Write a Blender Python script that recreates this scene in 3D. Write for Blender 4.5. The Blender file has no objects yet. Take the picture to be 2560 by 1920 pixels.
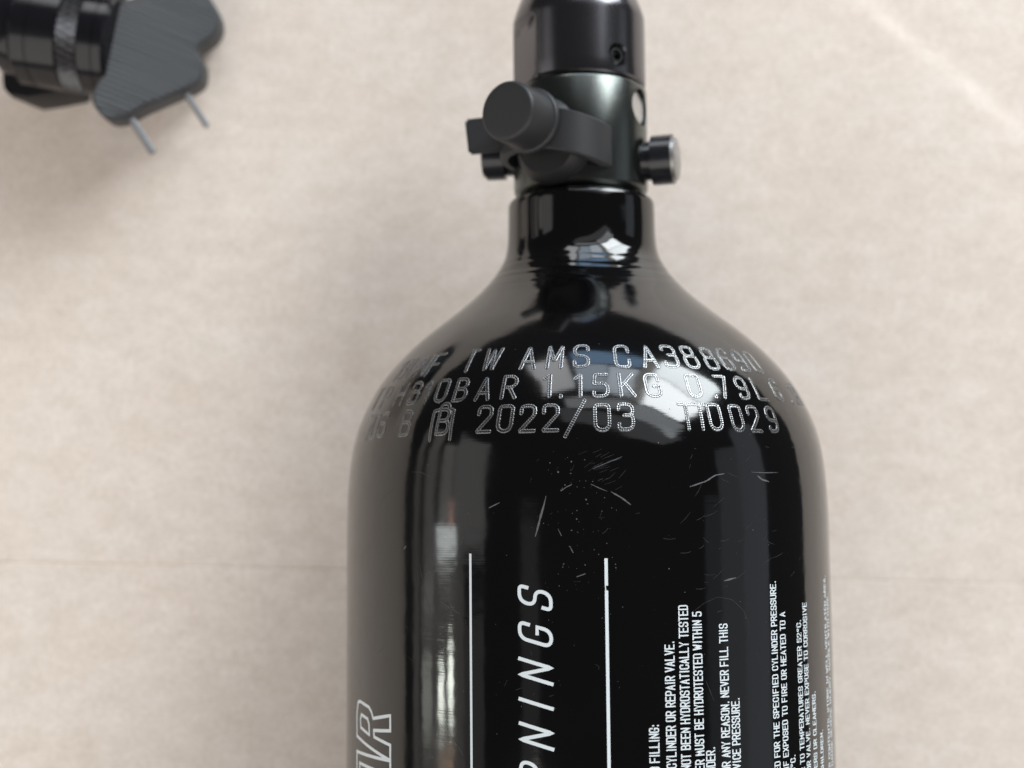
import bpy, bmesh, math, random
import numpy as np
from mathutils import Vector, Matrix

random.seed(7)
rng = np.random.default_rng(7)
MM = 0.001
scene = bpy.context.scene
COL = scene.collection

# ------------------------------------------------------------------ camera
TILT = math.radians(4.8)
CAM_H = 257.7                        # mm above the table
FPX = 3200.0                         # focal length in pixels of a 2560 px wide frame
cam_data = bpy.data.cameras.new('camera')
cam_data.sensor_width = 36.0
cam_data.lens = 36.0 * FPX / 2560.0
cam_data.clip_start = 0.005
cam_data.clip_end = 50.0
cam_data.dof.use_dof = True
cam_data.dof.focus_distance = 0.181
cam_data.dof.aperture_fstop = cam_data.lens / 3.2
cam = bpy.data.objects.new('camera', cam_data)
cam.location = (0, 0, CAM_H * MM)
cam.rotation_euler = (TILT, 0, 0)
COL.objects.link(cam)
scene.camera = cam

# ------------------------------------------------------------------ world and lamps
world = bpy.data.worlds.new('World')
scene.world = world
world.use_nodes = True
bg = world.node_tree.nodes['Background']
bg.inputs['Color'].default_value = (0.98, 0.97, 1.0, 1)
bg.inputs['Strength'].default_value = 0.045


def area_lamp(name, centre, target, w, h, radiance, colour):
    """rectangular lamp: w along the horizontal, h along the other edge"""
    d = bpy.data.lights.new(name, 'AREA')
    d.shape = 'RECTANGLE'
    d.size, d.size_y = w, h
    d.color = colour
    d.energy = radiance * math.pi * w * h
    o = bpy.data.objects.new(name, d)
    o.location = centre
    v = Vector(target) - Vector(centre)
    o.rotation_euler = v.to_track_quat('-Z', 'Y').to_euler()
    COL.objects.link(o)
    return o


def wall_lamp(name, az0, az1, el0, el1, dist, radiance, colour):
    """upright pane seen from the bottle between two azimuths (from +y towards +x) and two elevations"""
    a = math.radians((az0 + az1) / 2)
    w = 2 * dist * math.tan(math.radians((az1 - az0) / 2))
    z0, z1 = dist * math.tan(math.radians(el0)), dist * math.tan(math.radians(el1))
    z = (z0 + z1) / 2 + 0.06
    c = (dist * math.sin(a), dist * math.cos(a), z)
    return area_lamp(name, c, (0, 0, z), w, z1 - z0, radiance, colour)


# the window beyond the valve: two casements with a mullion between
wall_lamp('window_right_casement', 25, 49, 17.6, 35, 1.25, 13.5, (0.93, 0.98, 1.0))
wall_lamp('window_right_casement', 25, 48, 2, 17, 1.25, 11.0, (0.90, 0.97, 1.0))
wall_lamp('window_mullion_glow', 20.5, 24.5, 3, 34, 1.27, 1.2, (1.0, 0.95, 0.85))  # added lamp: makes the mullion glow to soften the dark gap
wall_lamp('window_left_upper_light', 8, 20, 15, 33, 1.25, 4.6, (0.82, 0.91, 1.0))
wall_lamp('window_left_upper_light', -4, 7.4, 14, 32, 1.25, 3.2, (0.74, 0.86, 1.0))
wall_lamp('window_left_lower_light', -4, 20, 4, 13, 1.25, 2.4, (0.40, 0.65, 1.0))
wall_lamp('window_side_light', -20, -6, 7, 31, 1.25, 3.4, (0.97, 0.98, 1.0))
wall_lamp('window_blind', -12, 22, 36, 43, 1.25, 1.6, (0.95, 0.97, 1.0))
wall_lamp('window_blind', 23, 54, 36.5, 46, 1.25, 2.0, (0.90, 0.96, 1.0))
wall_lamp('window_lintel', -18, 58, 47, 58, 1.25, 0.45, (0.95, 0.97, 1.0))
# daylight coming back from the side walls, plus added fill lamps behind the camera
def side_lamp(name, x, y0, y1, el0, el1, radiance, colour):
    z0, z1 = abs(x) * math.tan(math.radians(el0)) + 0.07, abs(x) * math.tan(math.radians(el1)) + 0.07
    return area_lamp(name, (x, (y0 + y1) / 2, (z0 + z1) / 2), (0, (y0 + y1) / 2, (z0 + z1) / 2), y1 - y0, z1 - z0, radiance, colour)


side_lamp('left_wall', -1.5, -0.10, 0.75, 24, 41, 0.62, (1.0, 0.97, 0.94))
side_lamp('left_wall', -1.5, -0.14, 0.55, 17, 23.4, 0.75, (1.0, 0.96, 0.90))
side_lamp('left_wall', -1.5, -0.18, 0.70, 8, 14, 0.55, (1.0, 0.95, 0.90))
side_lamp('left_wall', -1.52, -0.80, -0.12, 6, 30, 0.42, (1.0, 0.94, 0.88))
side_lamp('left_wall', -1.5, -0.80, 0.70, 1.5, 5, 0.42, (1.0, 0.93, 0.86))  # low added lamp, narrows the dark stripe reflected in the barrel
side_lamp('left_wall', -1.52, -0.80, -0.20, 30, 40, 0.22, (1.0, 0.94, 0.90))
side_lamp('left_wall', -1.5, -0.70, 0.10, 58, 66, 0.16, (1.0, 0.96, 0.95))
side_lamp('right_wall', 1.5, -0.75, 0.70, 3, 18, 0.36, (0.82, 0.91, 1.0))
side_lamp('right_wall', 1.5, -0.90, 0.45, 18, 30, 0.27, (0.84, 0.92, 1.0))
side_lamp('right_wall', 1.5, -0.90, 0.10, 30, 38, 0.15, (0.84, 0.92, 1.0))
wall_lamp('back_left_fill', -168, -118, 8, 64, 1.4, 1.7, (1.0, 0.95, 0.90))  # added fill lamp, placed where the barrel does not reflect it
wall_lamp('back_right_fill', 118, 180, 8, 62, 1.4, 1.9, (1.0, 0.95, 0.90))  # second added fill lamp, also outside the barrel's reflections
# small far openings and warm spots on the left
area_lamp('far_lamp', (-1.45, -0.06, 0.62), (0, -0.02, 0.05), 0.05, 0.30, 6.5, (0.92, 1.0, 0.97))
area_lamp('far_lamp', (-1.45, 0.02, 0.70), (0, -0.02, 0.05), 0.05, 0.06, 3.2, (1.0, 0.45, 0.32))
area_lamp('far_lamp', (-1.45, -0.275, 0.54), (0, -0.02, 0.05), 0.06, 0.09, 15.0, (0.95, 1.0, 0.90))
area_lamp('far_lamp', (-1.45, -0.268, 0.69), (0, -0.02, 0.05), 0.09, 0.07, 15.0, (0.95, 1.0, 0.90))
area_lamp('far_lamp', (-1.45, -0.27, 0.32), (0, -0.02, 0.05), 0.10, 0.14, 1.3, (0.95, 1.0, 0.90))
area_lamp('far_lamp', (-1.45, -0.43, 0.60), (0, -0.02, 0.05), 0.12, 0.24, 2.0, (1.0, 0.62, 0.38))  # orange lamp standing in for wood furniture reflected in the barrel

vs = scene.view_settings
vs.view_transform = 'Standard'
vs.look = 'None'
vs.exposure = 0.22
vs.gamma = 1.0
vs.use_curve_mapping = False
scene.cycles.use_denoising = True
scene.cycles.caustics_reflective = False
scene.cycles.caustics_refractive = False
scene.cycles.sample_clamp_indirect = 6.0


# ------------------------------------------------------------------ helpers
def new_mat(name, colour, rough=0.5, metal=0.0, spec=0.5, coat=0.0):
    m = bpy.data.materials.new(name)
    m.use_nodes = True
    b = m.node_tree.nodes['Principled BSDF']
    b.inputs['Base Color'].default_value = (*colour, 1)
    b.inputs['Roughness'].default_value = rough
    b.inputs['Metallic'].default_value = metal
    b.inputs['Specular IOR Level'].default_value = spec
    b.inputs['Coat Weight'].default_value = coat
    return m


def nodes_of(m):
    return m.node_tree.nodes, m.node_tree.links, m.node_tree.nodes['Principled BSDF']


def add_noise_bump(m, scale, strength, dist, stretch=(1, 1, 1), detail=4.0):
    n, l, b = nodes_of(m)
    tc = n.new('ShaderNodeTexCoord')
    mp = n.new('ShaderNodeMapping')
    mp.inputs['Scale'].default_value = stretch
    ns = n.new('ShaderNodeTexNoise')
    ns.inputs['Scale'].default_value = scale
    ns.inputs['Detail'].default_value = detail
    bp = n.new('ShaderNodeBump')
    bp.inputs['Strength'].default_value = strength
    bp.inputs['Distance'].default_value = dist
    l.new(tc.outputs['Object'], mp.inputs['Vector'])
    l.new(mp.outputs['Vector'], ns.inputs['Vector'])
    l.new(ns.outputs['Fac'], bp.inputs['Height'])
    l.new(bp.outputs['Normal'], b.inputs['Normal'])
    return ns


def add_rough_noise(m, scale, lo, hi, stretch=(1, 1, 1)):
    n, l, b = nodes_of(m)
    tc = n.new('ShaderNodeTexCoord')
    mp = n.new('ShaderNodeMapping')
    mp.inputs['Scale'].default_value = stretch
    ns = n.new('ShaderNodeTexNoise')
    ns.inputs['Scale'].default_value = scale
    ns.inputs['Detail'].default_value = 5
    mr = n.new('ShaderNodeMapRange')
    mr.inputs['From Min'].default_value = 0.35
    mr.inputs['From Max'].default_value = 0.7
    mr.inputs['To Min'].default_value = lo
    mr.inputs['To Max'].default_value = hi
    l.new(tc.outputs['Object'], mp.inputs['Vector'])
    l.new(mp.outputs['Vector'], ns.inputs['Vector'])
    l.new(ns.outputs['Fac'], mr.inputs['Value'])
    l.new(mr.outputs['Result'], b.inputs['Roughness'])


def link_mesh(name, verts, faces, mat, parent=None, smooth=True, scale=MM):
    me = bpy.data.meshes.new(name)
    me.from_pydata([tuple(float(c) * scale for c in v) for v in verts], [], faces)
    me.validate()
    if smooth:
        me.polygons.foreach_set('use_smooth', [True] * len(me.polygons))
    me.materials.append(mat)
    me.update()
    o = bpy.data.objects.new(name, me)
    COL.objects.link(o)
    o.parent = parent
    return o


def sharp_edges(o, angle=32):
    bm = bmesh.new()
    bm.from_mesh(o.data)
    bmesh.ops.recalc_face_normals(bm, faces=bm.faces)
    lim = math.radians(angle)
    for e in bm.edges:
        if len(e.link_faces) == 2 and e.calc_face_angle(0) > lim:
            e.smooth = False
    bm.to_mesh(o.data)
    bm.free()
    return o


def lathe(name, prof, mat, parent, frame=None, seg=128, rfun=None, cap=True, angle=32):
    """prof: (axial, radius) pairs in mm; frame: (origin, axis, side) in mm, axis default +y"""
    if frame is None:
        frame = (Vector((0, 0, 40)), Vector((0, 1, 0)), Vector((0, 0, 1)))
    o0, ax, sd = frame
    ax = ax.normalized()
    sd = (sd - ax * sd.dot(ax)).normalized()
    tn = sd.cross(ax)
    V, Fc = [], []
    for (s, r) in prof:
        for k in range(seg):
            a = 2 * math.pi * k / seg
            rr = rfun(s, a, r) if rfun else r
            p = o0 + ax * s + sd * (rr * math.cos(a)) + tn * (-rr * math.sin(a))
            V.append(p)
    n = len(prof)
    for i in range(n - 1):
        for k in range(seg):
            k2 = (k + 1) % seg
            Fc.append((i * seg + k, i * seg + k2, (i + 1) * seg + k2, (i + 1) * seg + k))
    if cap:
        Fc.append(tuple(range(seg)))
        Fc.append(tuple((n - 1) * seg + k for k in reversed(range(seg))))
    o = link_mesh(name, V, Fc, mat, parent)
    return sharp_edges(o, angle)


def cut(o, cutters):
    """subtract cutter meshes for good, leaving no helper behind"""
    for c in cutters:
        m = o.modifiers.new('cut', 'BOOLEAN')
        m.operation = 'DIFFERENCE'
        m.solver = 'EXACT'
        m.object = c
    dg = bpy.context.evaluated_depsgraph_get()
    dg.update()
    me = bpy.data.meshes.new_from_object(o.evaluated_get(dg))
    o.modifiers.clear()
    o.data = me
    for c in cutters:
        bpy.data.objects.remove(c, do_unlink=True)
    sharp_edges(o, 30)


def thing(name, loc, label, cat, rotz=0.0):
    e = bpy.data.objects.new(name, None)
    e.empty_display_size = 0.01
    e.location = tuple(c * MM for c in loc)
    e.rotation_euler = (0, 0, rotz)
    e['label'] = label
    e['category'] = cat
    COL.objects.link(e)
    return e


# pixel of the photograph -> ray in mm
FW = np.array([0, math.sin(TILT), -math.cos(TILT)])
UP = np.array([0, math.cos(TILT), math.sin(TILT)])
CAMP = np.array([0, 0, CAM_H])


def ray(px, py):
    v = FW + np.array([1.0, 0, 0]) * ((px - 1280) / FPX) + UP * ((960 - py) / FPX)
    return v / np.linalg.norm(v)


def at(px, py, z):
    v = ray(px, py)
    return CAMP + v * ((z - CAM_H) / v[2])


# ------------------------------------------------------------------ materials
M_black = new_mat('gloss_black_lacquer', (0.002, 0.002, 0.0023), 0.05)
M_black.node_tree.nodes['Principled BSDF'].inputs['IOR'].default_value = 1.62
add_rough_noise(M_black, 60, 0.06, 0.125)
fine_n = add_noise_bump(M_black, 1.0, 1.0, 0.000003, (40, 5200, 40), 6.0)
n, l, b = nodes_of(M_black)
peel = n.new('ShaderNodeTexNoise')
peel.inputs['Scale'].default_value = 210
peel.inputs['Detail'].default_value = 2
bp2 = n.new('ShaderNodeBump')
bp2.inputs['Strength'].default_value = 1.0
bp2.inputs['Distance'].default_value = 0.00003
tc_ = n.new('ShaderNodeTexCoord')
l.new(tc_.outputs['Object'], peel.inputs['Vector'])
l.new(peel.outputs['Fac'], bp2.inputs['Height'])
l.new(b.inputs['Normal'].links[0].from_socket, bp2.inputs['Normal'])
l.new(bp2.outputs['Normal'], b.inputs['Normal'])
M_engrave = new_mat('engraved_lacquer', (0.012, 0.012, 0.013), 0.16, 0.0, 0.9)
add_noise_bump(M_engrave, 5200, 0.5, 0.00004)
M_print = new_mat('white_print', (0.72, 0.79, 0.83), 0.35)
M_print_shade = new_mat('grey_print', (0.26, 0.29, 0.31), 0.35)
M_scratch = new_mat('scratched_lacquer', (0.12, 0.123, 0.13), 0.35)
M_faint = new_mat('faint_scratch', (0.035, 0.035, 0.038), 0.35)
M_dust = new_mat('pale_dust', (0.11, 0.108, 0.105), 0.9)
M_lip = new_mat('burred_lip', (0.29, 0.295, 0.30), 0.22, 0.75)  # brighter and more metallic than the valley, to boost the window glints
M_anod = new_mat('black_anodised', (0.13, 0.128, 0.138), 0.20, 0.95)
add_noise_bump(M_anod, 1.0, 0.35, 0.00003, (60, 9000, 60), 5)
M_satin = new_mat('satin_dark_metal', (0.105, 0.114, 0.108), 0.24, 0.95)
add_noise_bump(M_satin, 1.0, 0.45, 0.00003, (60, 9000, 60), 5)
M_rubber = new_mat('black_rubber', (0.023, 0.0235, 0.0255), 0.5, 0, 0.45)
add_noise_bump(M_rubber, 2600, 0.25, 0.00006)
M_foot_rubber = new_mat('dull_black_rubber', (0.012, 0.012, 0.013), 0.5, 0, 0.35)
M_steel = new_mat('bright_steel', (0.62, 0.63, 0.64), 0.28, 1.0)
add_rough_noise(M_steel, 900, 0.2, 0.45)
M_face = new_mat('brushed_end_face', (0.42, 0.41, 0.40), 0.42, 0.9)
M_plug = new_mat('black_oxide_steel', (0.014, 0.015, 0.019), 0.22, 0.0)
M_hole = new_mat('dark_socket', (0.03, 0.03, 0.03), 0.5, 0.6)

# ------------------------------------------------------------------ table sheet
M_table = new_mat('beige_mottled_sheet', (0.62, 0.55, 0.47), 0.5, 0, 0.35)
n, l, b = nodes_of(M_table)
tc = n.new('ShaderNodeTexCoord')


def noise(scale, detail, rough, stretch, off=0.0):
    mp = n.new('ShaderNodeMapping')
    mp.inputs['Scale'].default_value = stretch
    mp.inputs['Location'].default_value = (off, off * 0.7, 0)
    ns = n.new('ShaderNodeTexNoise')
    ns.inputs['Scale'].default_value = scale
    ns.inputs['Detail'].default_value = detail
    ns.inputs['Roughness'].default_value = rough
    l.new(tc.outputs['Object'], mp.inputs['Vector'])
    l.new(mp.outputs['Vector'], ns.inputs['Vector'])
    return ns


def ramp(src, a, ca, bb, cb):
    r = n.new('ShaderNodeValToRGB')
    r.color_ramp.elements[0].position = a
    r.color_ramp.elements[0].color = (*ca, 1)
    r.color_ramp.elements[1].position = bb
    r.color_ramp.elements[1].color = (*cb, 1)
    l.new(src, r.inputs['Fac'])
    return r


def mix(kind, fac, a, c):
    m = n.new('ShaderNodeMix')
    m.data_type = 'RGBA'
    m.blend_type = kind
    m.inputs['Factor'].default_value = fac
    l.new(a, m.inputs['A'])
    l.new(c, m.inputs['B'])
    return m.outputs['Result']


big = ramp(noise(38, 4, 0.55, (1, 1.5, 1)).outputs['Fac'], 0.32, (0.855, 0.755, 0.68), 0.68, (0.89, 0.81, 0.745))
mid = ramp(noise(170, 5, 0.6, (1, 1.6, 1), 3.1).outputs['Fac'], 0.30, (0.86, 0.84, 0.815), 0.66, (1.0, 1.0, 1.0))
fine = ramp(noise(900, 4, 0.7, (1, 1.8, 1), 7.7).outputs['Fac'], 0.28, (0.77, 0.735, 0.69), 0.60, (1.0, 1.0, 1.0))
c1 = mix('MULTIPLY', 0.8, big.outputs['Color'], mid.outputs['Color'])
c2 = mix('MULTIPLY', 0.75, c1, fine.outputs['Color'])
l.new(c2, b.inputs['Base Color'])
bp = n.new('ShaderNodeBump')
bp.inputs['Strength'].default_value = 0.35
bp.inputs['Distance'].default_value = 0.0001
l.new(noise(1500, 5, 0.7, (1, 1.7, 1), 2.2).outputs['Fac'], bp.inputs['Height'])
l.new(bp.outputs['Normal'], b.inputs['Normal'])

SL = -0.0212                                         # the seam runs slightly downhill to the right
xs = np.arange(-150, 161, 1.25)
ys = np.concatenate([np.arange(-95, -20, 1.25), np.arange(-19.5, -17.2, 0.5), np.arange(-17.2, -14.9, 0.08),
                     np.arange(-14.8, -12, 0.5), np.arange(-11.5, 156, 1.25)])
xs = np.concatenate([[-900, -400], xs, [172, 180]])
ys = np.concatenate([[-700, -300], ys, [172, 190]])
X, Y = np.meshgrid(xs, ys)
Y = Y + SL * X * np.exp(-((Y + 16) / 40.0) ** 2)
Z = 0.10 * np.sin(X * 0.043 + 0.7) * np.sin(Y * 0.051 + 1.1) + 0.06 * np.sin(X * 0.11 + Y * 0.07)
D = Y - (-16.2 + SL * X)                             # seam: narrow valley
Z -= (0.08 + 0.20 / (1 + np.exp((X - 5) / 14.0))) * np.exp(-(D / 0.22) ** 2)
Z += 0.10 / (1 + np.exp(-D / 0.5))
p0, p1 = at(2150, 0, 0), at(2560, 330, 0)            # diagonal crease: a low step facing the window
dv = (p1 - p0)[:2]; dv /= np.linalg.norm(dv)
nv = np.array([-dv[1], dv[0]])
if nv[0] < 0: nv = -nv
D2 = (X - p0[0]) * nv[0] + (Y - p0[1]) * nv[1]
along = (X - p0[0]) * dv[0] + (Y - p0[1]) * dv[1]
Z += (0.45 / (1 + np.exp((D2) / 0.6)) - 0.45 / (1 + np.exp((D2 + 14) / 9.0))) * 1.0
Z += -0.22
far = np.clip((np.hypot(X - 12, Y) - 0) / 1, 0, 1)
Z = np.minimum(Z, 0.35)
near_b = np.exp(-((X - 12.35) / 9.0) ** 2) * (Y < 14)
Z = Z * (1 - near_b) - 0.02 * near_b
ny, nx = X.shape
V = np.stack([X, Y, Z], -1).reshape(-1, 3)
idx = np.arange(ny * nx).reshape(ny, nx)
Fq = np.stack([idx[:-1, :-1], idx[:-1, 1:], idx[1:, 1:], idx[1:, :-1]], -1).reshape(-1, 4)
me = bpy.data.meshes.new('table_top')
me.from_pydata((V * MM).tolist(), [], Fq.tolist())
me.polygons.foreach_set('use_smooth', [True] * len(me.polygons))
me.materials.append(M_table)
table = bpy.data.objects.new('table_top', me)
table['kind'] = 'structure'
table['label'] = 'beige mottled sheet with a straight seam and a diagonal crease'
COL.objects.link(table)

# ------------------------------------------------------------------ gas cylinder
BX, ROT = 12.35, math.radians(0.5)
tank = thing('air_cylinder', (BX, 0, 0), 'glossy black air cylinder with engraved shoulder, white print and dark valve', 'gas cylinder', ROT)

PROF = [(-171, 0.0), (-171, 22), (-169, 30), (-164, 36.5), (-156, 39.4), (-146, 40), (-120, 40), (-60, 40), (-4.8, 40), (0, 39.86),
        (3.5, 39.58), (6.8, 39.15), (9.74, 38.45), (11.86, 37.7), (14.04, 36.7), (16.43, 35.45), (18.42, 34.15), (20.6, 32.4),
        (23.1, 30.1), (25.36, 27.65), (27.15, 25.5), (29, 23.1), (30.67, 21.0), (32.26, 19.1), (33.65, 17.65), (35.17, 16.2),
        (36.9, 14.8), (39.5, 13.3), (41.1, 12.88), (43, 12.66), (46, 12.6), (48.6, 12.58), (49.3, 12.45), (49.8, 12.0), (50.0, 11.4), (50.0, 9.0)]
# smooth the meridian
ks = np.array([p[0] for p in PROF]); kr = np.array([p[1] for p in PROF])
ds = np.arange(-80, 47.0, 0.1)
dr = np.interp(ds, ks[5:-5], kr[5:-5])
g = np.exp(-np.linspace(-2.4, 2.4, 49) ** 2); g /= g.sum()
dr = np.convolve(np.pad(dr, 24, 'edge'), g, 'valid')
TS = np.concatenate([[0], np.cumsum(np.hypot(np.diff(ds), np.diff(dr)))])   # arc length along the meridian


def t_of_s(s): return np.interp(s, ds, TS)


def surf(t, phi, h=0.0):
    """point on the bottle (local mm) from meridian arc length, angle and height above the skin"""
    s = np.interp(t, TS, ds); r = np.interp(s, ds, dr)
    sl = (np.interp(s + 0.3, ds, dr) - np.interp(s - 0.3, ds, dr)) / 0.6
    nl = math.sqrt(1 + sl * sl)
    rr = r + h / nl
    return (rr * math.sin(phi), s - h * sl / nl, 40 + rr * math.cos(phi))


def hit(px, py):
    """pixel -> (meridian length, angle) on the bottle"""
    v = ray(px, py)
    tt = np.linspace(120, 262, 8000)
    P = CAMP + v * tt[:, None]
    q = P - np.array([BX, 0, 40])
    c, s_ = math.cos(-ROT), math.sin(-ROT)
    qx, qy = q[:, 0] * c - q[:, 1] * s_, q[:, 0] * s_ + q[:, 1] * c
    gfun = np.hypot(qx, q[:, 2]) - np.interp(qy, ds, dr)
    i = int(np.argmax(gfun < 0))
    if gfun[i] >= 0:
        i = int(np.argmin(gfun))
    return float(t_of_s(qy[i])), math.atan2(qx[i], q[i, 2])


prof_lo = [(p[0], max(p[1], 0.01)) for p in PROF if p[0] < -70]
step = 0.2
prof_mid = [(s, float(np.interp(s, ds, dr))) for s in list(np.arange(-60, -6, 6)) + list(np.arange(-5, 46.5, step))]
prof_hi = [(46.6, 12.6), (48.4, 12.59), (48.9, 12.55), (49.3, 12.43), (49.6, 12.2), (49.85, 11.85), (50.0, 11.4), (50.0, 9.0)]


def neck_ripple(s, a, r):
    """the spun neck fillet is slightly wavy"""
    if s < 28 or s > 44: return r
    w = 2.3 * math.exp(-((s - 36.2) / 2.4) ** 2)
    return r + w * (0.011 * math.sin(4.3 * s + 0.9 * math.sin(3 * a + .4) + 1.6 * math.sin(2 * a + 1)) + 0.007 * math.sin(7.1 * s + 1.9 * math.sin(2 * a + .5) + 0.8 * math.sin(7 * a)))


lathe('bottle_body', prof_lo + prof_mid + prof_hi, M_black, tank, seg=288, angle=50, rfun=neck_ripple)

# ------------------------------------------------------------------ stroke lettering
R_ = 0.46
GL = {
    'A': [[(0, 0), (.5, 1), (1, 0)], [(.17, .30), (.83, .30)]],
    'B': [[(0, 0), (0, 1), (.92, 1, R_), (.92, .53, R_), (.05, .53)], [(.05, .53), (1, .53, R_), (1, 0, R_), (0, 0)]],
    'C': [[(1, .70), (1, 1, R_), (0, 1, R_), (0, 0, R_), (1, 0, R_), (1, .30)]],
    'D': [[(0, 0), (0, 1), (1, 1, R_), (1, 0, R_), (0, 0)]],
    'E': [[(1, 1), (0, 1), (0, 0), (1, 0)], [(0, .52), (.85, .52)]],
    'F': [[(1, 1), (0, 1), (0, 0)], [(0, .50), (.85, .50)]],
    'G': [[(1, .72), (1, 1, R_), (0, 1, R_), (0, 0, R_), (1, 0, R_), (1, .44), (.60, .44)]],
    'H': [[(0, 0), (0, 1)], [(1, 0), (1, 1)], [(0, .52), (1, .52)]],
    'I': [[(.5, 0), (.5, 1)]],
    'J': [[(1, 1), (1, 0, R_), (0, 0, R_), (0, .28)]],
    'K': [[(0, 0), (0, 1)], [(1, 1), (.05, .42)], [(.35, .60), (1, 0)]],
    'L': [[(0, 1), (0, 0), (1, 0)]],
    'M': [[(0, 0), (0, 1), (.5, .30), (1, 1), (1, 0)]],
    'N': [[(0, 0), (0, 1), (1, 0), (1, 1)]],
    'O': [[(.5, 1), (0, 1, R_), (0, 0, R_), (1, 0, R_), (1, 1, R_), (.5, 1)]],
    'P': [[(0, 0), (0, 1), (1, 1, R_), (1, .44, R_), (0, .44)]],
    'R': [[(0, 0), (0, 1), (1, 1, R_), (1, .48, R_), (0, .48)], [(.50, .48), (1, 0)]],
    'S': [[(1, .76), (1, 1, R_), (0, 1, R_), (0, .52, R_), (1, .48, R_), (1, 0, R_), (0, 0, R_), (0, .24)]],
    'T': [[(0, 1), (1, 1)], [(.5, 1), (.5, 0)]],
    'U': [[(0, 1), (0, 0, R_), (1, 0, R_), (1, 1)]],
    'V': [[(0, 1), (.5, 0), (1, 1)]],
    'W': [[(-.1, 1), (.2, 0), (.5, .95), (.8, 0), (1.1, 1)]],
    'X': [[(0, 0), (1, 1)], [(0, 1), (1, 0)]],
    'Y': [[(0, 1), (.5, .48), (1, 1)], [(.5, .48), (.5, 0)]],
    'Z': [[(0, 1), (1, 1), (0, 0), (1, 0)]],
    '0': [[(.5, 1), (0, 1, .5), (0, 0, .5), (1, 0, .5), (1, 1, .5), (.5, 1)]],
    '1': [[(.12, .80), (.52, 1), (.52, 0)]],
    '2': [[(0, .70), (0, 1, .5), (1, 1, .5), (1, .62, .3), (0, 0), (1, 0)]],
    '3': [[(0, .80), (0, 1, .4), (1, 1, .45), (1, .55, .4), (.4, .55)], [(.4, .55), (1, .55, .4), (1, 0, .45), (0, 0, .45), (0, .20)]],
    '5': [[(.95, 1), (.08, 1), (.0, .56), (1, .62, .45), (1, 0, .45), (0, 0, .45), (0, .18)]],
    '6': [[(.95, .84), (.95, 1, .4), (0, 1, .5), (0, 0, .5), (1, 0, .5), (1, .56, .45), (.03, .56)]],
    '7': [[(0, 1), (1, 1), (.35, 0)]],
    '8': [[(.5, 1), (.06, 1, .42), (.06, .54, .42), (.94, .54, .42), (.94, 1, .42), (.5, 1)], [(.5, .54), (0, .54, .45), (0, 0, .45), (1, 0, .45), (1, .54, .45), (.5, .54)]],
    '9': [[(.05, .16), (.05, 0, .4), (1, 0, .5), (1, 1, .5), (0, 1, .5), (0, .44, .45), (.97, .44)]],
    '.': [[(.5, .0), (.5, .06)]],
    ':': [[(.5, .02), (.5, .10)], [(.5, .55), (.5, .63)]],
    '/': [[(-.15, -.25), (1.15, 1.15)]],
    'o': [[(.5, 1), (.12, 1, .3), (.12, .68, .3), (.88, .68, .3), (.88, 1, .3), (.5, 1)]],
    '#': [[(-.55, -.25), (-.55, .92), (.0, .98), (.25, 1.22, .3), (.75, 1.22, .3), (1.0, .98), (1.4, .92), (1.4, -.25)]],
}
ADV = {'I': .42, '1': .80, '.': .38, ':': .40, ' ': .55, 'W': 1.2, 'M': 1.1, 'o': .8}


def rounded(pts, w, h):
    """polyline with filleted corners, in mm"""
    P = [(p[0] * w, p[1] * h, (p[2] * w if len(p) > 2 else 0)) for p in pts]
    out = []
    for i, p in enumerate(P):
        if p[2] <= 0 or i == 0 or i == len(P) - 1:
            out.append((p[0], p[1])); continue
        a, c, e = np.array(P[i - 1][:2]), np.array(p[:2]), np.array(P[i + 1][:2])
        u, v = a - c, e - c
        lu, lv = np.linalg.norm(u), np.linalg.norm(v)
        u, v = u / lu, v / lv
        th = math.acos(max(-1, min(1, float(u @ v))))
        k = min(p[2] / math.tan(th / 2), lu * 0.5, lv * 0.5)
        A, B = c + u * k, c + v * k
        for q in range(7):
            f = q / 6
            m = (1 - f) ** 2 * A + 2 * f * (1 - f) * (0.86 * c + 0.14 * (A + B) / 2) + f * f * B
            out.append((float(m[0]), float(m[1])))
    res = [out[0]]
    for q in out[1:]:
        if math.hypot(q[0] - res[-1][0], q[1] - res[-1][1]) > 1e-4:
            res.append(q)
    return res


def resample(pts, step):
    P = np.array(pts)
    d = np.concatenate([[0], np.cumsum(np.hypot(*np.diff(P, axis=0).T))])
    m = max(2, int(d[-1] / step) + 1)
    t = np.linspace(0, d[-1], m)
    return np.stack([np.interp(t, d, P[:, 0]), np.interp(t, d, P[:, 1])], 1), t


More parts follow.
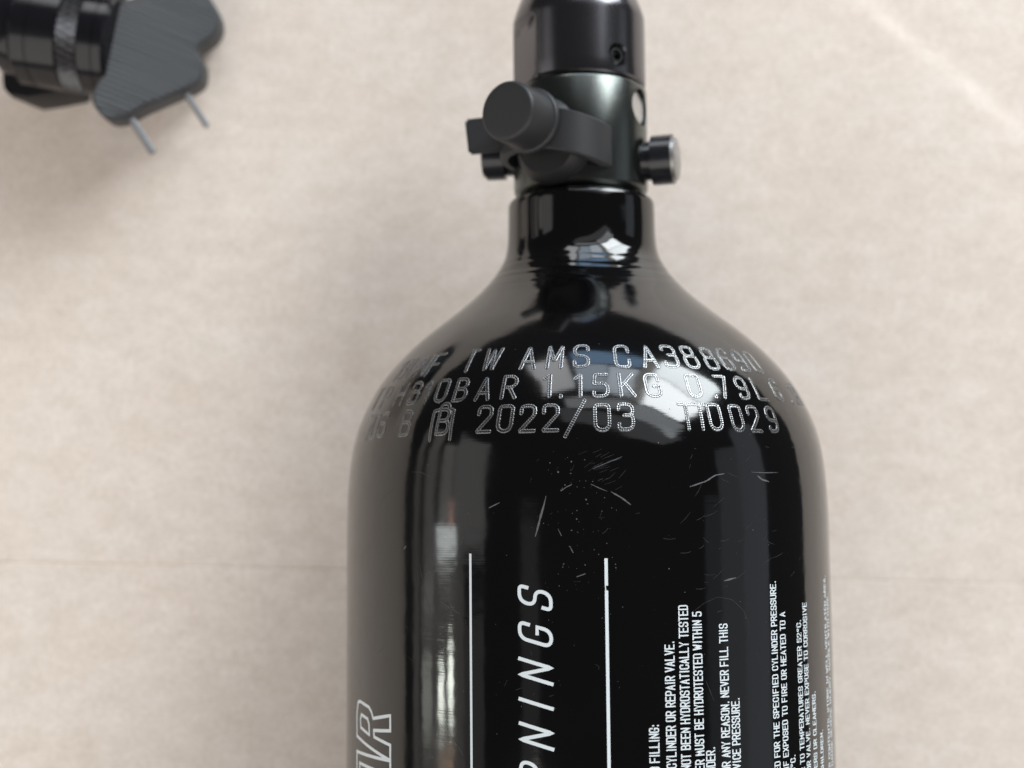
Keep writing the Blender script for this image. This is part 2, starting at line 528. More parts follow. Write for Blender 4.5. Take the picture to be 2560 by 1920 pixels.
def ribbon(V, Fc, pts, width, place, h, closed=False, ext=0.0):
    """flat ribbon with mitred corners; place(u, v, h) -> point"""
    P = np.array(pts, float)
    if ext and not closed:
        a = P[0] - P[1]; P[0] += a / np.linalg.norm(a) * ext
        a = P[-1] - P[-2]; P[-1] += a / np.linalg.norm(a) * ext
    m = len(P)
    base = len(V)
    for i in range(m):
        if closed:
            a, c = P[(i - 1) % m], P[(i + 1) % m]
        else:
            a, c = P[max(i - 1, 0)], P[min(i + 1, m - 1)]
        d0 = P[i] - a; d1 = c - P[i]
        n0 = np.array([-d0[1], d0[0]]); n1 = np.array([-d1[1], d1[0]])
        if np.linalg.norm(n0) < 1e-9: n0 = n1
        if np.linalg.norm(n1) < 1e-9: n1 = n0
        n0 = n0 / np.linalg.norm(n0); n1 = n1 / np.linalg.norm(n1)
        nn = n0 + n1
        if np.linalg.norm(nn) < 0.3: nn = n0
        nn = nn / np.linalg.norm(nn)
        k = width / 2 / max(0.72, float(nn @ n0))
        for sg in (-1, 1):
            q = P[i] + nn * k * sg
            V.append(place(q[0], q[1], h))
    for i in range(m if closed else m - 1):
        j = (i + 1) % m
        Fc.append((base + 2 * i, base + 2 * j, base + 2 * j + 1, base + 2 * i + 1))


def text_strokes(txt, w, h, gap, slant=0.0):
    """all strokes of a line, baseline at v = 0, starting at u = 0; returns strokes and length"""
    u, res = 0.0, []
    for ch in txt:
        a = ADV.get(ch, 1.0)
        gw = w * (a if ch in ('I', '.', ':', '1', 'o') else 1.0)
        if ch != ' ':
            for st in GL[ch]:
                pts = rounded(st, gw if ch not in ('I', '.', ':') else w * .4, h)
                res.append([(u + p[0] + slant * p[1], p[1]) for p in pts])
        u += (w * a + gap) if ch != ' ' else w * .55 + gap * .6
    return res, u - gap


def print_line(name, txt, x_base, y_top, capheight, w, gap, stroke, slant=0.0, mat=None):
    """white print running up the bottle: baseline at pixel column x_base, last letter ending at pixel row y_top"""
    t_end, phi0 = hit(x_base, y_top)
    strokes, L = text_strokes(txt, w, capheight, gap, slant)
    V, Fc = [], []
    for i, st in enumerate(strokes):
        P = [st[0]]
        for q in st[1:]:                               # follow the curvature across the letter
            k = max(1, int(abs(q[1] - P[-1][1]) / 0.4))
            a = P[-1]
            for f in range(1, k + 1):
                P.append((a[0] + (q[0] - a[0]) * f / k, a[1] + (q[1] - a[1]) * f / k))
        place = lambda u, v, h: surf(t_end - L + u, phi0 - v / 40.0, h)
        ribbon(V, Fc, P, stroke, place, 0.022 + 0.006 * (i % 5), ext=stroke * 0.5)
    return link_mesh(name, V, Fc, mat or M_print, tank)


# heading between two rules
print_line('printed_heading', 'WARNINGS', 1377, 1486, 4.45, 2.15, 2.86, 0.50, slant=0.27)
for x, y0 in ((1176, 1384), (1515, 1396)):
    t1, ph = hit(x, y0)
    V, Fc = [], []
    pts = [(t, 0) for t in np.linspace(t1 - 75, t1, 60)]
    if x == 1515:
        tn, _ = hit(x, 1464)
        tn2, _ = hit(x, 1476)
        for seg in ([p for p in pts if p[0] < tn2 - .1] + [(tn2, 0)], [(tn, 0), (t1, 0)]):
            ribbon(V, Fc, seg, 0.45, lambda u, v, h: surf(u, ph - v / 40.0, h), 0.024)
        ribbon(V, Fc, [(tn2 - .2, .12), (tn + .2, .12)], 0.14, lambda u, v, h: surf(u, ph - v / 40.0, h), 0.016)
    else:
        ribbon(V, Fc, pts, 0.36, lambda u, v, h: surf(u, ph - v / 40.0, h), 0.024)
    link_mesh('printed_rule', V, Fc, M_print, tank)

LINES = [('AND FILLING:', 1646, 1812), ('CYLINDER OR REPAIR VALVE.', 1684, 1604), ('HAS NOT BEEN HYDROSTATICALLY TESTED', 1718, 1514),
         ('CYLINDER MUST BE HYDROTESTED WITHIN 5', 1752, 1530), ('CYLINDER.', 1786, 1868), ('FOR ANY REASON. NEVER FILL THIS', 1817, 1560),
         ('SERVICE PRESSURE.', 1847, 1745), ('RATED FOR THE SPECIFIED CYLINDER PRESSURE.', 1938, 1453), ('AND IF EXPOSED TO FIRE OR HEATED TO A', 1961, 1531),
         ('55oC.', 1987, 1887), ('CYLINDER TO TEMPERATURES GREATER 52oC.', 2001, 1550), ('CYLINDER OR VALVE. NEVER EXPOSE TO CORROSIVE', 2015, 1507),
         ('STRIPPERS OR CLEANERS.', 2037.5, 1728), ('CHILDREN.', 2056, 1824), ('UNDER CONTENTS. STORE IN WELL VENTILATED AREA.', 2062, 1439),
         ('CAN CAUSE SEVERE INJURY. HANDLE WITH CARE.', 2069, 1484)]
for k, (txt, xb, yt) in enumerate(LINES):
    print_line('printed_warning_line', txt, xb, yt, 1.28 if k < 7 else 1.15, 0.505, 0.262, 0.185)

# two outlined letters at the left edge
OUT_R = [(898, 1754), (901, 1753), (923, 1768), (929, 1780), (933.5, 1796), (976, 1789), (976, 1827), (935, 1826), (935.5, 1842), (976, 1863),
         (976, 1901), (893, 1839), (893, 1783), (895.5, 1757)]
IN_R = [(904, 1786), (919.6, 1797), (923, 1810), (924, 1837), (902.5, 1818), (902, 1797)]
OUT_A = [(893, 1878), (976, 1902), (976, 1938), (961, 1936), (961, 1972), (976, 1984), (976, 2022), (893, 1962)]
IN_A = [(900, 1907), (944, 1927), (944, 1962), (900, 1930)]
for loops in ((OUT_R, IN_R), (OUT_A, IN_A)):
    V, Fc = [], []
    for i, lp in enumerate(loops):
        uv = []
        for q in lp:
            t, ph = hit(*q)
            uv.append((t, -ph * 40.0))
        dense = []
        for i2 in range(len(uv)):
            a, c = uv[i2], uv[(i2 + 1) % len(uv)]
            k = max(1, int(math.hypot(c[0] - a[0], c[1] - a[1]) / 0.6))
            dense += [(a[0] + (c[0] - a[0]) * f / k, a[1] + (c[1] - a[1]) * f / k) for f in range(k)]
        ribbon(V, Fc, dense, 0.48, lambda u, v, h: surf(u, -v / 40.0, h), 0.024 + 0.006 * i, closed=True)
    link_mesh('printed_outline_letter', V, Fc, M_print_shade if False else M_print, tank)


# ------------------------------------------------------------------ engraving on the shoulder
def groove(V, Fc, pts, place, width):
    """punched stroke: two burred lips with a ribbed valley between"""
    P, tl = resample(pts, 0.085)
    a = P[0] - P[1]; a /= np.linalg.norm(a)
    e = P[-1] - P[-2]; e /= np.linalg.norm(e)
    hw = width / 2
    capf = [0.98, 0.85, 0.55]
    P = np.concatenate([[P[0] + a * hw * c for c in capf], P, [P[-1] + e * hw * c for c in capf[::-1]]])
    m = len(P)
    base = len(V)
    offs = [-1.12, -0.86, -0.60, -0.34, 0, 0.34, 0.60, 0.86, 1.12]
    hts = [-0.03, 0.045, 0.082, 0.03, 0.012, 0.03, 0.082, 0.045, -0.03]
    ph = rng.uniform(0, 6.28)
    per = rng.uniform(0.30, 0.36)
    dep = rng.uniform(0.65, 1.1)
    for i in range(m):
        d = P[min(i + 1, m - 1)] - P[max(i - 1, 0)]
        d = d / (np.linalg.norm(d) + 1e-9)
        nrm = np.array([-d[1], d[0]])
        f = 1.0
        if i < 3: f = math.sqrt(max(0.02, 1 - capf[i] ** 2))
        if i >= m - 3: f = math.sqrt(max(0.02, 1 - capf[m - 1 - i] ** 2))
        rib = 0.5 + 0.5 * math.cos(ph + 2 * math.pi * i * 0.085 / per)
        for o_, h_ in zip(offs, hts):
            jit = rng.normal(0, 0.012)
            hh = h_ * dep * (0.5 + 0.55 * rib + 0.4 * rng.random()) if h_ > 0 else h_
            if abs(o_) < 0.5:
                hh = 0.012 + 0.06 * rib * (1 - abs(o_))
            q = P[i] + nrm * (o_ * f * hw * (1 + 0.06 * math.sin(ph + i * 1.1)) + jit)
            V.append(place(q[0], q[1], hh))
    w = len(offs)
    for i in range(m - 1):
        for j in range(w - 1):
            Fc.append((base + i * w + j, base + (i + 1) * w + j, base + (i + 1) * w + j + 1, base + i * w + j + 1))


ROWS = [
    (865, 917, 1.95, [('1', 1003), ('8', 1013), ('U', 1037), ('N', 1061), ('F', 1089), ('T', 1176), ('W', 1229), ('A', 1323), ('M', 1387), ('S', 1453),
                      ('C', 1553), ('A', 1621), ('3', 1674), ('8', 1725), ('8', 1773), ('6', 1813), ('9', 1851), ('0', 1884)]),
    (936, 990, 1.95, [('T', 945), ('P', 967), ('H', 1003), ('3', 1038), ('1', 1071), ('0', 1106), ('B', 1154), ('A', 1210), ('R', 1274), ('1', 1374),
                      ('.', 1403), ('1', 1450), ('5', 1501), ('K', 1567), ('G', 1632), ('0', 1734), ('.', 1782), ('7', 1807), ('9', 1854), ('L', 1898),
                      ('6', 1941), ('.', 1969), ('1', 1981), ('M', 1990)]),
    (1011, 1074, 2.0, [('7', 925), ('0', 938), ('6', 957), ('B', 1016), ('#', 1108), ('B', 1109), ('2', 1211), ('0', 1262), ('2', 1318), ('2', 1376), ('/', 1437),
                       ('0', 1505), ('3', 1564), ('T', 1718), ('T', 1753), ('0', 1788), ('0', 1842), ('2', 1885), ('9', 1929)]),
]
for y_top, y_bot, gw, chars in ROWS:
    t_b, _ = hit(1475, y_bot)
    t_t, _ = hit(1475, y_top)
    hgt = t_t - t_b
    s_mid = float(np.interp((t_b + t_t) / 2, TS, ds))
    r_mid = float(np.interp(s_mid, ds, dr))
    V, Fc = [], []
    for ch, px in chars:
        # angle of the letter's middle: search along the row
        lo, hi = -1.45, 1.45
        for _ in range(40):
            mdl = (lo + hi) / 2
            p = surf((t_b + t_t) / 2, mdl)
            c, s_ = math.cos(ROT), math.sin(ROT)
            w_ = np.array([BX + p[0] * c - p[1] * s_, p[0] * s_ + p[1] * c, p[2]]) - CAMP
            if 1280 + FPX * w_[0] / (w_ @ FW) < px: lo = mdl
            else: hi = mdl
        wch = gw * (0.95 if ch in '#' else 1.0) * (0.45 if ch == '.' else 1.0)
        dz = rng.normal(0, 0.05)
        wob = rng.normal(0, 0.015)
        for st in GL[ch]:
            pts = rounded(st, wch, hgt)
            pts = [(p[0] - wch / 2 + wob * p[1], p[1] + dz) for p in pts]
            groove(V, Fc, pts, lambda u, v, h: surf(t_b + v, mdl + u / r_mid, h), 0.60)
    eo = link_mesh('engraved_text', V, Fc, M_engrave, tank)
    eo.data.materials.append(M_lip)
    eo.data.polygons.foreach_set('material_index', [1 if (f % 8) in (1, 2, 5, 6) else 0 for f in range(len(eo.data.polygons))])

# ------------------------------------------------------------------ scratches and dust on the lacquer
def scratch(V, Fc, pix, width, h=0.012, taper=True):
    uv = []
    for q in pix:
        t, ph = hit(*q)
        uv.append((t, ph * 40.0))
    P, _ = resample(uv, 0.35)
    m = len(P); base = len(V)
    for i in range(m):
        d = P[min(i + 1, m - 1)] - P[max(i - 1, 0)]
        d /= np.linalg.norm(d) + 1e-9
        nr = np.array([-d[1], d[0]])
        f = math.sin(math.pi * (i + 0.4) / (m - 0.2)) ** 0.5 if taper else 1
        f *= 0.6 + 0.7 * rng.random()
        for sg in (-1, 1):
            q = P[i] + nr * sg * width / 2 * max(f, 0.08)
            V.append(surf(q[0], q[1] / 40.0, h))
    for i in range(m - 1):
        Fc.append((base + 2 * i, base + 2 * i + 2, base + 2 * i + 3, base + 2 * i + 1))


V, Fc = [], []
scratch(V, Fc, [(1365, 1240), (1360, 1262), (1352, 1290), (1343, 1325), (1338, 1342)], 0.26)
scratch(V, Fc, [(1222, 1270), (1238, 1262), (1250, 1256)], 0.16)
scratch(V, Fc, [(1477, 1210), (1500, 1221), (1518, 1228)], 0.10)
scratch(V, Fc, [(1527, 1229), (1555, 1245), (1577, 1262)], 0.20)
scratch(V, Fc, [(1724, 1217), (1765, 1203), (1788, 1188), (1812, 1184)], 0.20)
scratch(V, Fc, [(1893, 1189), (1905, 1199), (1922, 1204)], 0.26)
scratch(V, Fc, [(1878, 1180), (1910, 1182), (1945, 1181)], 0.10)
scratch(V, Fc, [(1402, 1228), (1415, 1218), (1430, 1211)], 0.12)
scratch(V, Fc, [(1395, 1322), (1404, 1340)], 0.10)
scratch(V, Fc, [(1425, 1366), (1433, 1382)], 0.12)
scratch(V, Fc, [(1442, 1442), (1464, 1434)], 0.14)
scratch(V, Fc, [(1010, 1373), (1015, 1365)], 0.2)
scratch(V, Fc, [(1810, 1452), (1840, 1444)], 0.2)
scratch(V, Fc, [(1482, 1172), (1520, 1156), (1555, 1142)], 0.10)
link_mesh('scratch_marks', V, Fc, M_scratch, tank)
V, Fc = [], []
scratch(V, Fc, [(1725, 1535), (1760, 1508), (1795, 1492), (1830, 1499), (1858, 1525), (1873, 1560), (1870, 1595), (1850, 1620)], 0.07)
scratch(V, Fc, [(1098, 1500), (1125, 1520), (1150, 1535)], 0.08)
scratch(V, Fc, [(1100, 1805), (1125, 1835), (1160, 1890)], 0.09)
scratch(V, Fc, [(1764, 1700), (1785, 1752)], 0.08)
scratch(V, Fc, [(950, 1262), (962, 1238), (985, 1222), (1010, 1214)], 0.06)
scratch(V, Fc, [(1030, 1180), (1050, 1180), (1085, 1196)], 0.07)
scratch(V, Fc, [(1045, 1390), (1062, 1480), (1085, 1560)], 0.05)
for k in range(26):                                     # rubbed patch below the date
    x, y = 1500 + rng.normal(0, 28), 1180 + rng.normal(0, 22)
    a = rng.normal(-0.45, 0.15); L = rng.uniform(12, 34)
    scratch(V, Fc, [(x, y), (x + L * math.cos(a), y + L * math.sin(a))], 0.045)
for k in range(34):                                     # light scuffs on the right of the barrel
    x, y = rng.normal(1800, 90), rng.uniform(1100, 1480)
    a = rng.normal(-0.4, 0.5); L = rng.uniform(6, 40)
    scratch(V, Fc, [(x, y), (x + L * .5 * math.cos(a), y + L * .5 * math.sin(a) + 2), (x + L * math.cos(a), y + L * math.sin(a))], 0.06)
for k in range(40):                                     # short nicks anywhere on the barrel
    x, y = rng.uniform(930, 2010), rng.uniform(1120, 1900)
    a = rng.uniform(0, 3.14); L = rng.uniform(4, 18)
    scratch(V, Fc, [(x, y), (x + L * math.cos(a), y + L * math.sin(a))], 0.05)
link_mesh('faint_scratch_marks', V, Fc, M_faint, tank)
V, Fc = [], []
spots = [(rng.normal(1450, 45), rng.normal(1235, 65), 1.0) for _ in range(50)]
spots += [(rng.normal(1455, 60), rng.normal(1400, 90), 0.9) for _ in range(45)]
spots += [(rng.uniform(930, 2020), rng.uniform(830, 1910), 0.8) for _ in range(130)]
for x, y, k in spots:
    if not (900 < x < 2040): continue
    t, ph = hit(x, y)
    if t > TS[-1] - 12: continue
    r = k * min(0.20, abs(rng.normal(0.035, 0.045)) + 0.025)
    c = len(V); m = 6
    el = rng.uniform(0.45, 1); ro = rng.uniform(0, 3.14)
    rl = float(np.interp(np.interp(t, TS, ds), ds, dr))
    V.append(surf(t, ph, 0.03))
    for q in range(m):
        a = 2 * math.pi * q / m
        rq = r * rng.uniform(0.6, 1.2)
        u, v = rq * math.cos(a), rq * math.sin(a) * el
        V.append(surf(t + u * math.cos(ro) - v * math.sin(ro), ph + (u * math.sin(ro) + v * math.cos(ro)) / rl, 0.010))
    for q in range(m):
        Fc.append((c, c + 1 + q, c + 1 + (q + 1) % m))
dust = link_mesh('dust_specks', V, Fc, M_dust, tank)
dust['kind'] = 'stuff'

# ------------------------------------------------------------------ valve (regulator)
AX = Vector((0, 1, 0))


def radial(phi_deg, s, side=None):
    """frame of a cylinder that leaves the valve axis at angle phi and station s"""
    p = math.radians(phi_deg)
    return (Vector((0, s, 40)), Vector((math.sin(p), 0, math.cos(p))), side or AX)


RB = 11.45
flat_d = RB * math.cos(math.radians(24))


def bonnet_r(s, a, r):
    # a is measured from +z towards -x in the lathe; milled wrench flat on the left side
    phi = a
    k = min(1, max(0, (80.8 - s) / 1.4))
    d = math.cos(phi - math.radians(-66))
    if k > 0 and d > 0.5:
        return min(r, r * (1 - k) + k * min(r, flat_d / d))
    return r


bonnet = lathe('regulator_bonnet', [(69.4, 8.5), (69.4, 11.0), (69.75, 11.38), (70.2, RB), (72, RB), (75, RB), (78, RB), (79.4, RB), (79.8, RB), (80.2, RB), (80.8, RB), (81.6, 11.4), (83, 11.0), (85.75, 9.95),
                                    (88.5, 9.1), (90, 8.8), (93.5, 8.75), (94, 8.3), (96, 8.3), (96, 6.5), (104, 6.5), (104.5, 6.0)],
               M_anod, tank, seg=160, rfun=bonnet_r)
# threaded hole with a countersink for the set screw
c1 = lathe('c', [(9.0, 1.55), (10.7, 1.6), (12.5, 2.6)], M_hole, tank, radial(32, 72.6), seg=32)
c2 = None
cut(bonnet, [c1])
scr = lathe('set_screw', [(8.6, 1.5), (10.6, 1.5), (10.9, 1.3), (10.9, 0.85), (9.6, 0.8)], M_satin, bonnet, radial(32, 72.6), seg=6 * 6)

lower = lathe('regulator_body', [(50.05, 8.5), (50.05, 10.0), (50.35, 10.6), (51.3, 11.45), (51.9, 11.55), (60, 11.55), (68.4, 11.55), (68.8, 11.35), (68.95, 10.9), (69.0, 10.3), (69.5, 10.2)],
              M_satin, tank, seg=160)
c1 = lathe('c', [(9.9, 3.1), (14, 3.1)], M_hole, tank, radial(62, 64.8), seg=48)
cut(lower, [c1])
lathe('gauge_plug', [(7, 2.95), (10.5, 2.95), (10.8, 2.7), (10.8, 0.02)], M_steel, lower, radial(62, 64.8), seg=40)


def plug(phi, s, r0, r1, rad, face):
    fr = radial(phi, s)
    def hexr(q, a, r):
        if q < r0 + 1.0: return r
        k = math.pi / 3
        x = (a + 0.3) % k - k / 2
        return min(r, rad * 0.88 / math.cos(x))
    o = lathe('burst_disc_plug', [(10.5, 3.3), (r0 + 0.6, 3.3), (r0 + 0.9, rad * .78), (r0 + 1.05, rad), (r1 - 0.7, rad)], M_plug, tank, fr, seg=96)
    lathe('plug_face', [(r1 - 0.7, rad * 0.875), (r1 - 0.15, rad * 0.86), (r1, rad * 0.8), (r1, 0.05)], face, o, fr, seg=72)
    return o


p = plug(73, 56.0, 11.7, 16.9, 4.2, M_face)
p['label'] = 'burst disc plug with a bright steel end face'
plug(-97, 58.2, 12.0, 17.0, 3.9, M_plug)

NP = -33.0
SN = 60.2
nip = lathe('fill_nipple', [(9.5, 5.0), (11.9, 4.9), (12.4, 4.6), (15.6, 4.4), (15.6, 3.6), (20, 3.5)], M_rubber, tank, radial(NP, SN), seg=64)
capo = lathe('dust_cap', [(15.7, 4.0), (15.7, 5.15), (15.9, 5.35), (16.5, 5.38), (16.8, 5.2), (16.9, 4.92), (20, 4.9), (22.6, 4.88), (23.1, 4.75), (23.35, 4.5), (23.4, 4.2), (23.42, 3.0), (23.44, 0.02)], M_rubber, tank, radial(NP, SN), seg=96, angle=50)
lathe('nipple_collar', [(9.0, 6.6), (11.6, 6.5), (13.6, 5.4), (14.0, 5.0), (14.0, 3.0)], M_foot_rubber, nip, (Vector((0, SN - 2.6, 40)), Vector((math.sin(math.radians(-27)), -0.05, math.cos(math.radians(-27)))), AX), seg=48)
# retaining strap: a band that bows over the nipple foot, with a pull tab at its other end
V, Fc = [], []
pn = math.radians(NP)
cx, cz = 12.5 * math.sin(pn) * 0.56, 40 + 12.5 * math.cos(pn) * 0.56
ex, ez = Vector((math.cos(pn), 0, -math.sin(pn))), Vector((math.sin(pn), 0, math.cos(pn)))
loop = []
for k in range(49):
    a = math.radians(-12 + 204 * k / 48)
    ca, sa = math.cos(a), math.sin(a)
    q = Vector((cx, 0, cz)) + ex * (8.4 * math.copysign(abs(ca) ** 0.72, ca)) + ez * (7.7 * math.copysign(abs(sa) ** 0.8, sa))
    loop.append((q, a))
s0, s1, th = 55.2, 62.2, 1.25
rows = []
for i, (q, a) in enumerate(loop):
    q0, q1 = loop[max(i - 1, 0)][0], loop[min(i + 1, 48)][0]
    d = (q1 - q0).normalized()
    nrm = Vector((d.z, 0, -d.x))
    if nrm.dot(q - Vector((cx, 0, cz))) < 0: nrm = -nrm
    sh = -2.0 * max(0.0, math.cos(a)) + 0.6 * math.sin(a)
    ring = []
    for (ss_, hh) in ((s0 + .25, th), (s0, th - .25), (s0, 0), (s1, 0), (s1, th - .25), (s1 - .25, th)):
        pnt = q + nrm * hh
        ring.append((pnt.x, ss_ + sh, pnt.z))
    rows.append(ring)
for ring in rows: V += ring
for i in range(len(rows) - 1):
    for j in range(6):
        j2 = (j + 1) % 6
        Fc.append((i * 6 + j, i * 6 + j2, (i + 1) * 6 + j2, (i + 1) * 6 + j))
Fc.append(tuple(range(6))); Fc.append(tuple(range((len(rows) - 1) * 6 + 5, (len(rows) - 1) * 6 - 1, -1)))
strap = sharp_edges(link_mesh('cap_strap', V, Fc, M_rubber, capo), 40)


def box_mesh(name, c, u, v, w, mat, parent, bev=0.4):
    bm = bmesh.new()
    bmesh.ops.create_cube(bm, size=1.0)
    for vt in bm.verts:
        q = Vector(c) + Vector(u) * vt.co.x + Vector(v) * vt.co.y + Vector(w) * vt.co.z
        vt.co = q * MM
    bmesh.ops.bevel(bm, geom=bm.edges[:], offset=bev * MM, segments=3, affect='EDGES')
    bmesh.ops.recalc_face_normals(bm, faces=bm.faces)
    me = bpy.data.meshes.new(name)
    bm.to_mesh(me); bm.free()
    me.polygons.foreach_set('use_smooth', [True] * len(me.polygons))
    me.materials.append(mat)
    o = bpy.data.objects.new(name, me)
    COL.objects.link(o)
    o.parent = parent
    return sharp_edges(o, 40)


box_mesh('pull_tab', (-14.9, 60.0, 46.6), (9.0, 0.6, 1.2), (-0.6, 5.9, 0), (-0.3, 0, 1.6), M_rubber, capo)

# ------------------------------------------------------------------ knurled tube at the corner
M_tube = new_mat('polished_black_tube', (0.008, 0.008, 0.010), 0.16, 0.0, 0.35)
add_noise_bump(M_tube, 1.0, 0.15, 0.00003, (6000, 60, 60), 5)
M_knurl = new_mat('knurled_black_metal', (0.11, 0.11, 0.115), 0.25, 0.9)
TR = 10.0
TZ = 13.5                                            # the tube lies on its own foot
TA = math.radians(-8)
ty = float(at(140, 55, TZ + TR)[1])
xl, xr = float(at(12, 55, TZ + TR)[0]), float(at(264, 55, TZ + TR)[0])
xo = (xl + xr) / 2
tube = thing('knurled_tube', (xo, ty, 0), 'polished black metal tube with a knurled band beside the ribbed pad', 'tube', 0.0)
fr = (Vector((0, 0, TZ)), Vector((math.cos(TA), math.sin(TA), 0)), Vector((0, 0, 1)))
hl = (xr - xl) / 2
k0, k1 = float(at(140, 40, TZ + TR)[0]) - xo, float(at(191, 40, TZ + TR)[0]) - xo
M_foot = new_mat('matt_black_foot', (0.010, 0.010, 0.012), 0.45, 0, 0.3)
base_o = [(82, 256), (92, 270), (112, 278), (165, 270), (225, 258), (240, 200), (244, 120), (70, 110)]
V, Fc = [], []
for z, k in ((0.1, 0.97), (0.8, 1.0), (7.5, 1.03), (9.5, 0.98)):
    ctr = at(150, 200, 0)
    for q in base_o:
        w_ = at(*q, 0)
        w_ = ctr + (w_ - ctr) * k
        V.append((w_[0] - xo - (0.25 * z if q[0] < 100 else 0), w_[1] - ty, z))
mb = len(base_o)
for i in range(3):
    for k in range(mb):
        k2 = (k + 1) % mb
        Fc.append((i * mb + k, i * mb + k2, (i + 1) * mb + k2, (i + 1) * mb + k))
Fc.append(tuple(range(mb))); Fc.append(tuple(3 * mb + k for k in reversed(range(mb))))
sharp_edges(link_mesh('tube_foot', V, Fc, M_foot, tube), 25)
lathe('tube_sleeve', [(-hl, 6), (-hl, TR - 1.0), (-hl + .9, TR), (-hl + 3.6, TR), (-hl + 3.7, TR - .2), (-hl + 4.0, TR - .2), (-hl + 4.1, TR), (k0 - .3, TR), (k0 - .1, TR - .5), (k1 + .1, TR - .5), (k1 + .3, TR), (hl - 2.6, TR), (hl - 2.5, TR - .2), (hl - 2.3, TR - .2), (hl - 2.2, TR),
                      (hl - .6, TR), (hl, TR - .6), (hl, 6)], M_tube, tube, fr, seg=144)
lathe('inner_tube', [(-hl - 30, 7.0), (-hl - 3.2, 7.0), (-hl - 3.1, 8.2), (-hl - 0.6, 8.8), (-hl + 1, 8.8)], M_tube, tube, fr, seg=96)
V, Fc = [], []
NS, NA = 768, 8
for i in range(NA + 1):
    for k in range(NS):
        a = 2 * math.pi * k / NS
        x = k0 + (k1 - k0) * i / NA
        ph1 = (k / NS * 46 + (x - k0) * 0.30) % 1.0
        ph2 = (k / NS * 46 - (x - k0) * 0.30) % 1.0
        hgt = (1 - abs(ph1 - .5) * 2) * 0.42 + (1 - abs(ph2 - .5) * 2) * 0.05
        r = TR - 0.42 + hgt
        V.append(Vector((x * math.cos(TA) - r * math.sin(a) * math.sin(TA), x * math.sin(TA) + r * math.sin(a) * math.cos(TA), TZ + r * math.cos(a))))
for i in range(NA):
    for k in range(NS):
        k2 = (k + 1) % NS
        Fc.append((i * NS + k, i * NS + k2, (i + 1) * NS + k2, (i + 1) * NS + k))
link_mesh('knurled_band', V, Fc, M_knurl, tube, smooth=False)

# ------------------------------------------------------------------ ribbed pad with two pins
M_pad = new_mat('dark_grey_ribbed_plastic', (0.040, 0.043, 0.048), 0.5, 0, 0.4)
add_noise_bump(M_pad, 3000, 0.3, 0.00005)
PZ = 6.5
outline = [(330, -4), (420, -60), (500, -45), (535, 8), (548, 40), (546, 68), (530, 93), (505, 108), (490, 122), (494, 136), (506, 150), (507, 175), (503, 198), (487, 213),
           (450, 228), (400, 249), (350, 270), (322, 287), (300, 297), (270, 299), (250, 287), (232, 264), (226, 245), (234, 218), (248, 196), (256, 172), (258, 80), (260, 14)]
XR = float(at(548, 60, 6)[0])
LEAN = 0.68                                           # its left side is propped against the end of the tube


def pad_z(x): return PZ + LEAN * (XR - x)


def pad_pt(px, py, dz=0.0):
    z = PZ
    for _ in range(8):
        w_ = at(px, py, z)
        z = pad_z(w_[0]) + dz
    return at(px, py, z)


W = [pad_pt(x, y)[:2] for x, y in outline]
cxp, cyp = sum(p[0] for p in W) / len(W), sum(p[1] for p in W) / len(W)
pad = thing('ribbed_pad', (cxp, cyp, 0), 'dark grey ribbed plastic pad with wavy outline and two metal pins', 'pad')
# smooth closed outline (Chaikin)
P2 = [np.array(p) - np.array([cxp, cyp]) for p in W]
for _ in range(2):
    Q = []
    for i in range(len(P2)):
        a, c = P2[i], P2[(i + 1) % len(P2)]
        Q += [a * .75 + c * .25, a * .25 + c * .75]
    P2 = Q
m = len(P2)
nrm2 = []
for i in range(m):
    d = P2[(i + 1) % m] - P2[i - 1]
    nn = np.array([d[1], -d[0]]); nn /= np.linalg.norm(nn)
    nrm2.append(nn)
area = sum(P2[i][0] * P2[(i + 1) % m][1] - P2[(i + 1) % m][0] * P2[i][1] for i in range(m))
sg = 1 if area > 0 else -1
V, Fc = [], []
lev = [(0.15, -0.9), (0.6, -0.3), (1.3, 0.0), (PZ - 1.2, 0.0), (PZ - .5, -0.06), (PZ - .12, -0.25), (PZ, -0.6)]
for z, o_ in lev:
    for p_, nn in zip(P2, nrm2):
        q = p_ + nn * sg * o_
        V.append((q[0], q[1], z))
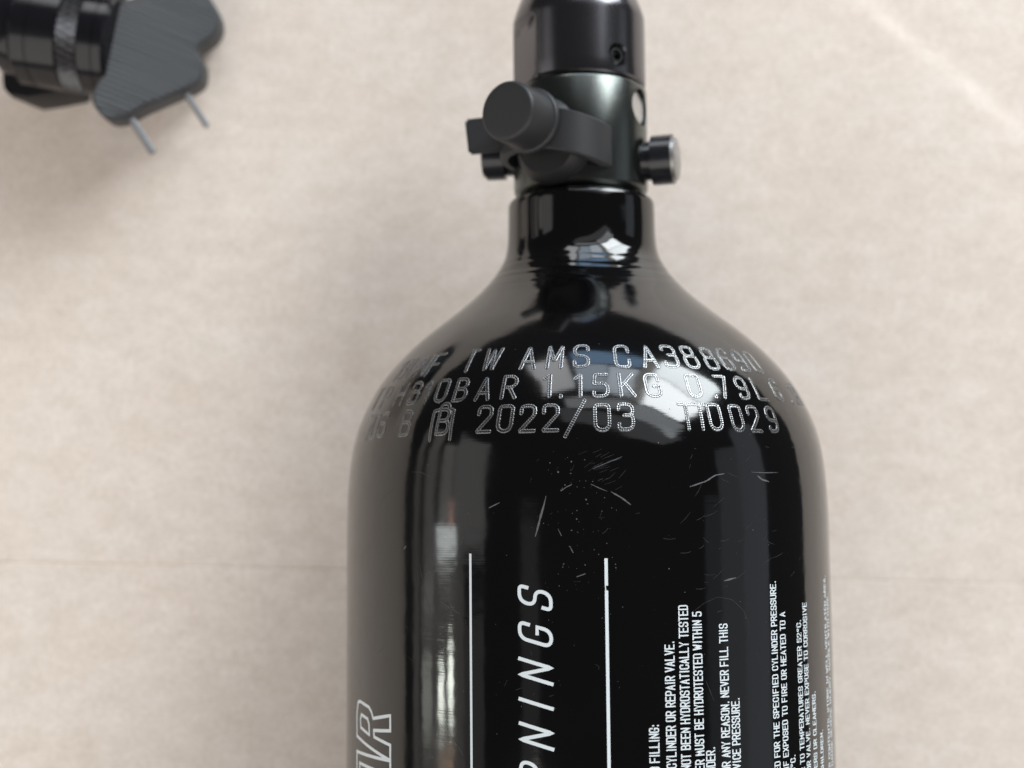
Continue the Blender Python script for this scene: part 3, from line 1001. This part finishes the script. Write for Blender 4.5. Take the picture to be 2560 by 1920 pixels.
for i in range(len(lev) - 1):
    for k in range(m):
        k2 = (k + 1) % m
        Fc.append((i * m + k, i * m + k2, (i + 1) * m + k2, (i + 1) * m + k))
Fc.append(tuple(range(m))); Fc.append(tuple((len(lev) - 1) * m + k for k in range(m)))
plate = sharp_edges(link_mesh('pad_plate', V, Fc, M_pad, pad), 60)
# fine parallel ribs pressed into the top face
bm = bmesh.new()
bm.from_mesh(plate.data)
rd = math.radians(-14)
rn = Vector((-math.sin(rd), math.cos(rd), 0))
pitch = 0.55 * MM
top = [f for f in bm.faces if f.normal.z > 0.99 and f.calc_center_median().z > (PZ - .05) * MM]
edge_v = set(v for f in top for v in f.verts)
for k in range(-60, 61):
    fs = [f for f in bm.faces if f.normal.z > 0.99 and f.calc_center_median().z > (PZ - .05) * MM]
    gm = fs + list({e for f in fs for e in f.edges}) + list({v for f in fs for v in f.verts})
    bmesh.ops.bisect_plane(bm, geom=gm, dist=1e-7, plane_co=rn * (k * pitch), plane_no=rn)
for v in bm.verts:
    if v.co.z > (PZ - .02) * MM and v not in edge_v:
        k = round(v.co.dot(rn) / pitch)
        v.co.z += (0.15 if k % 2 else -0.15) * MM
for f in bm.faces:
    if f.normal.z > 0.6: f.smooth = False
bmesh.ops.recalc_face_normals(bm, faces=bm.faces)
for v in bm.verts:
    v.co.z += LEAN * (XR * MM - (v.co.x + cxp * MM))
bm.to_mesh(plate.data); bm.free()
M_pin = new_mat('dull_zinc_pin', (0.24, 0.25, 0.265), 0.45, 0.9)
for (a, c, r) in (((318, 280), (384, 384), 0.82), ((458, 222), (519, 318), 0.66)):
    A, B = pad_pt(*a, -3.0), pad_pt(*c, -3.6)
    A = Vector((A[0] - cxp, A[1] - cyp, A[2])); B = Vector((B[0] - cxp, B[1] - cyp, B[2]))
    L = (B - A).length
    prof = [(-1, r)]
    q = 0.0
    while q < L - 0.8:
        prof += [(q, r), (q + .22, r * .9), (q + .44, r)]
        q += .5
    prof += [(L - .4, r), (L, r * .6)]
    lathe('pin', prof, M_pin, pad, (A, B - A, Vector((0, 0, 1))), seg=24)
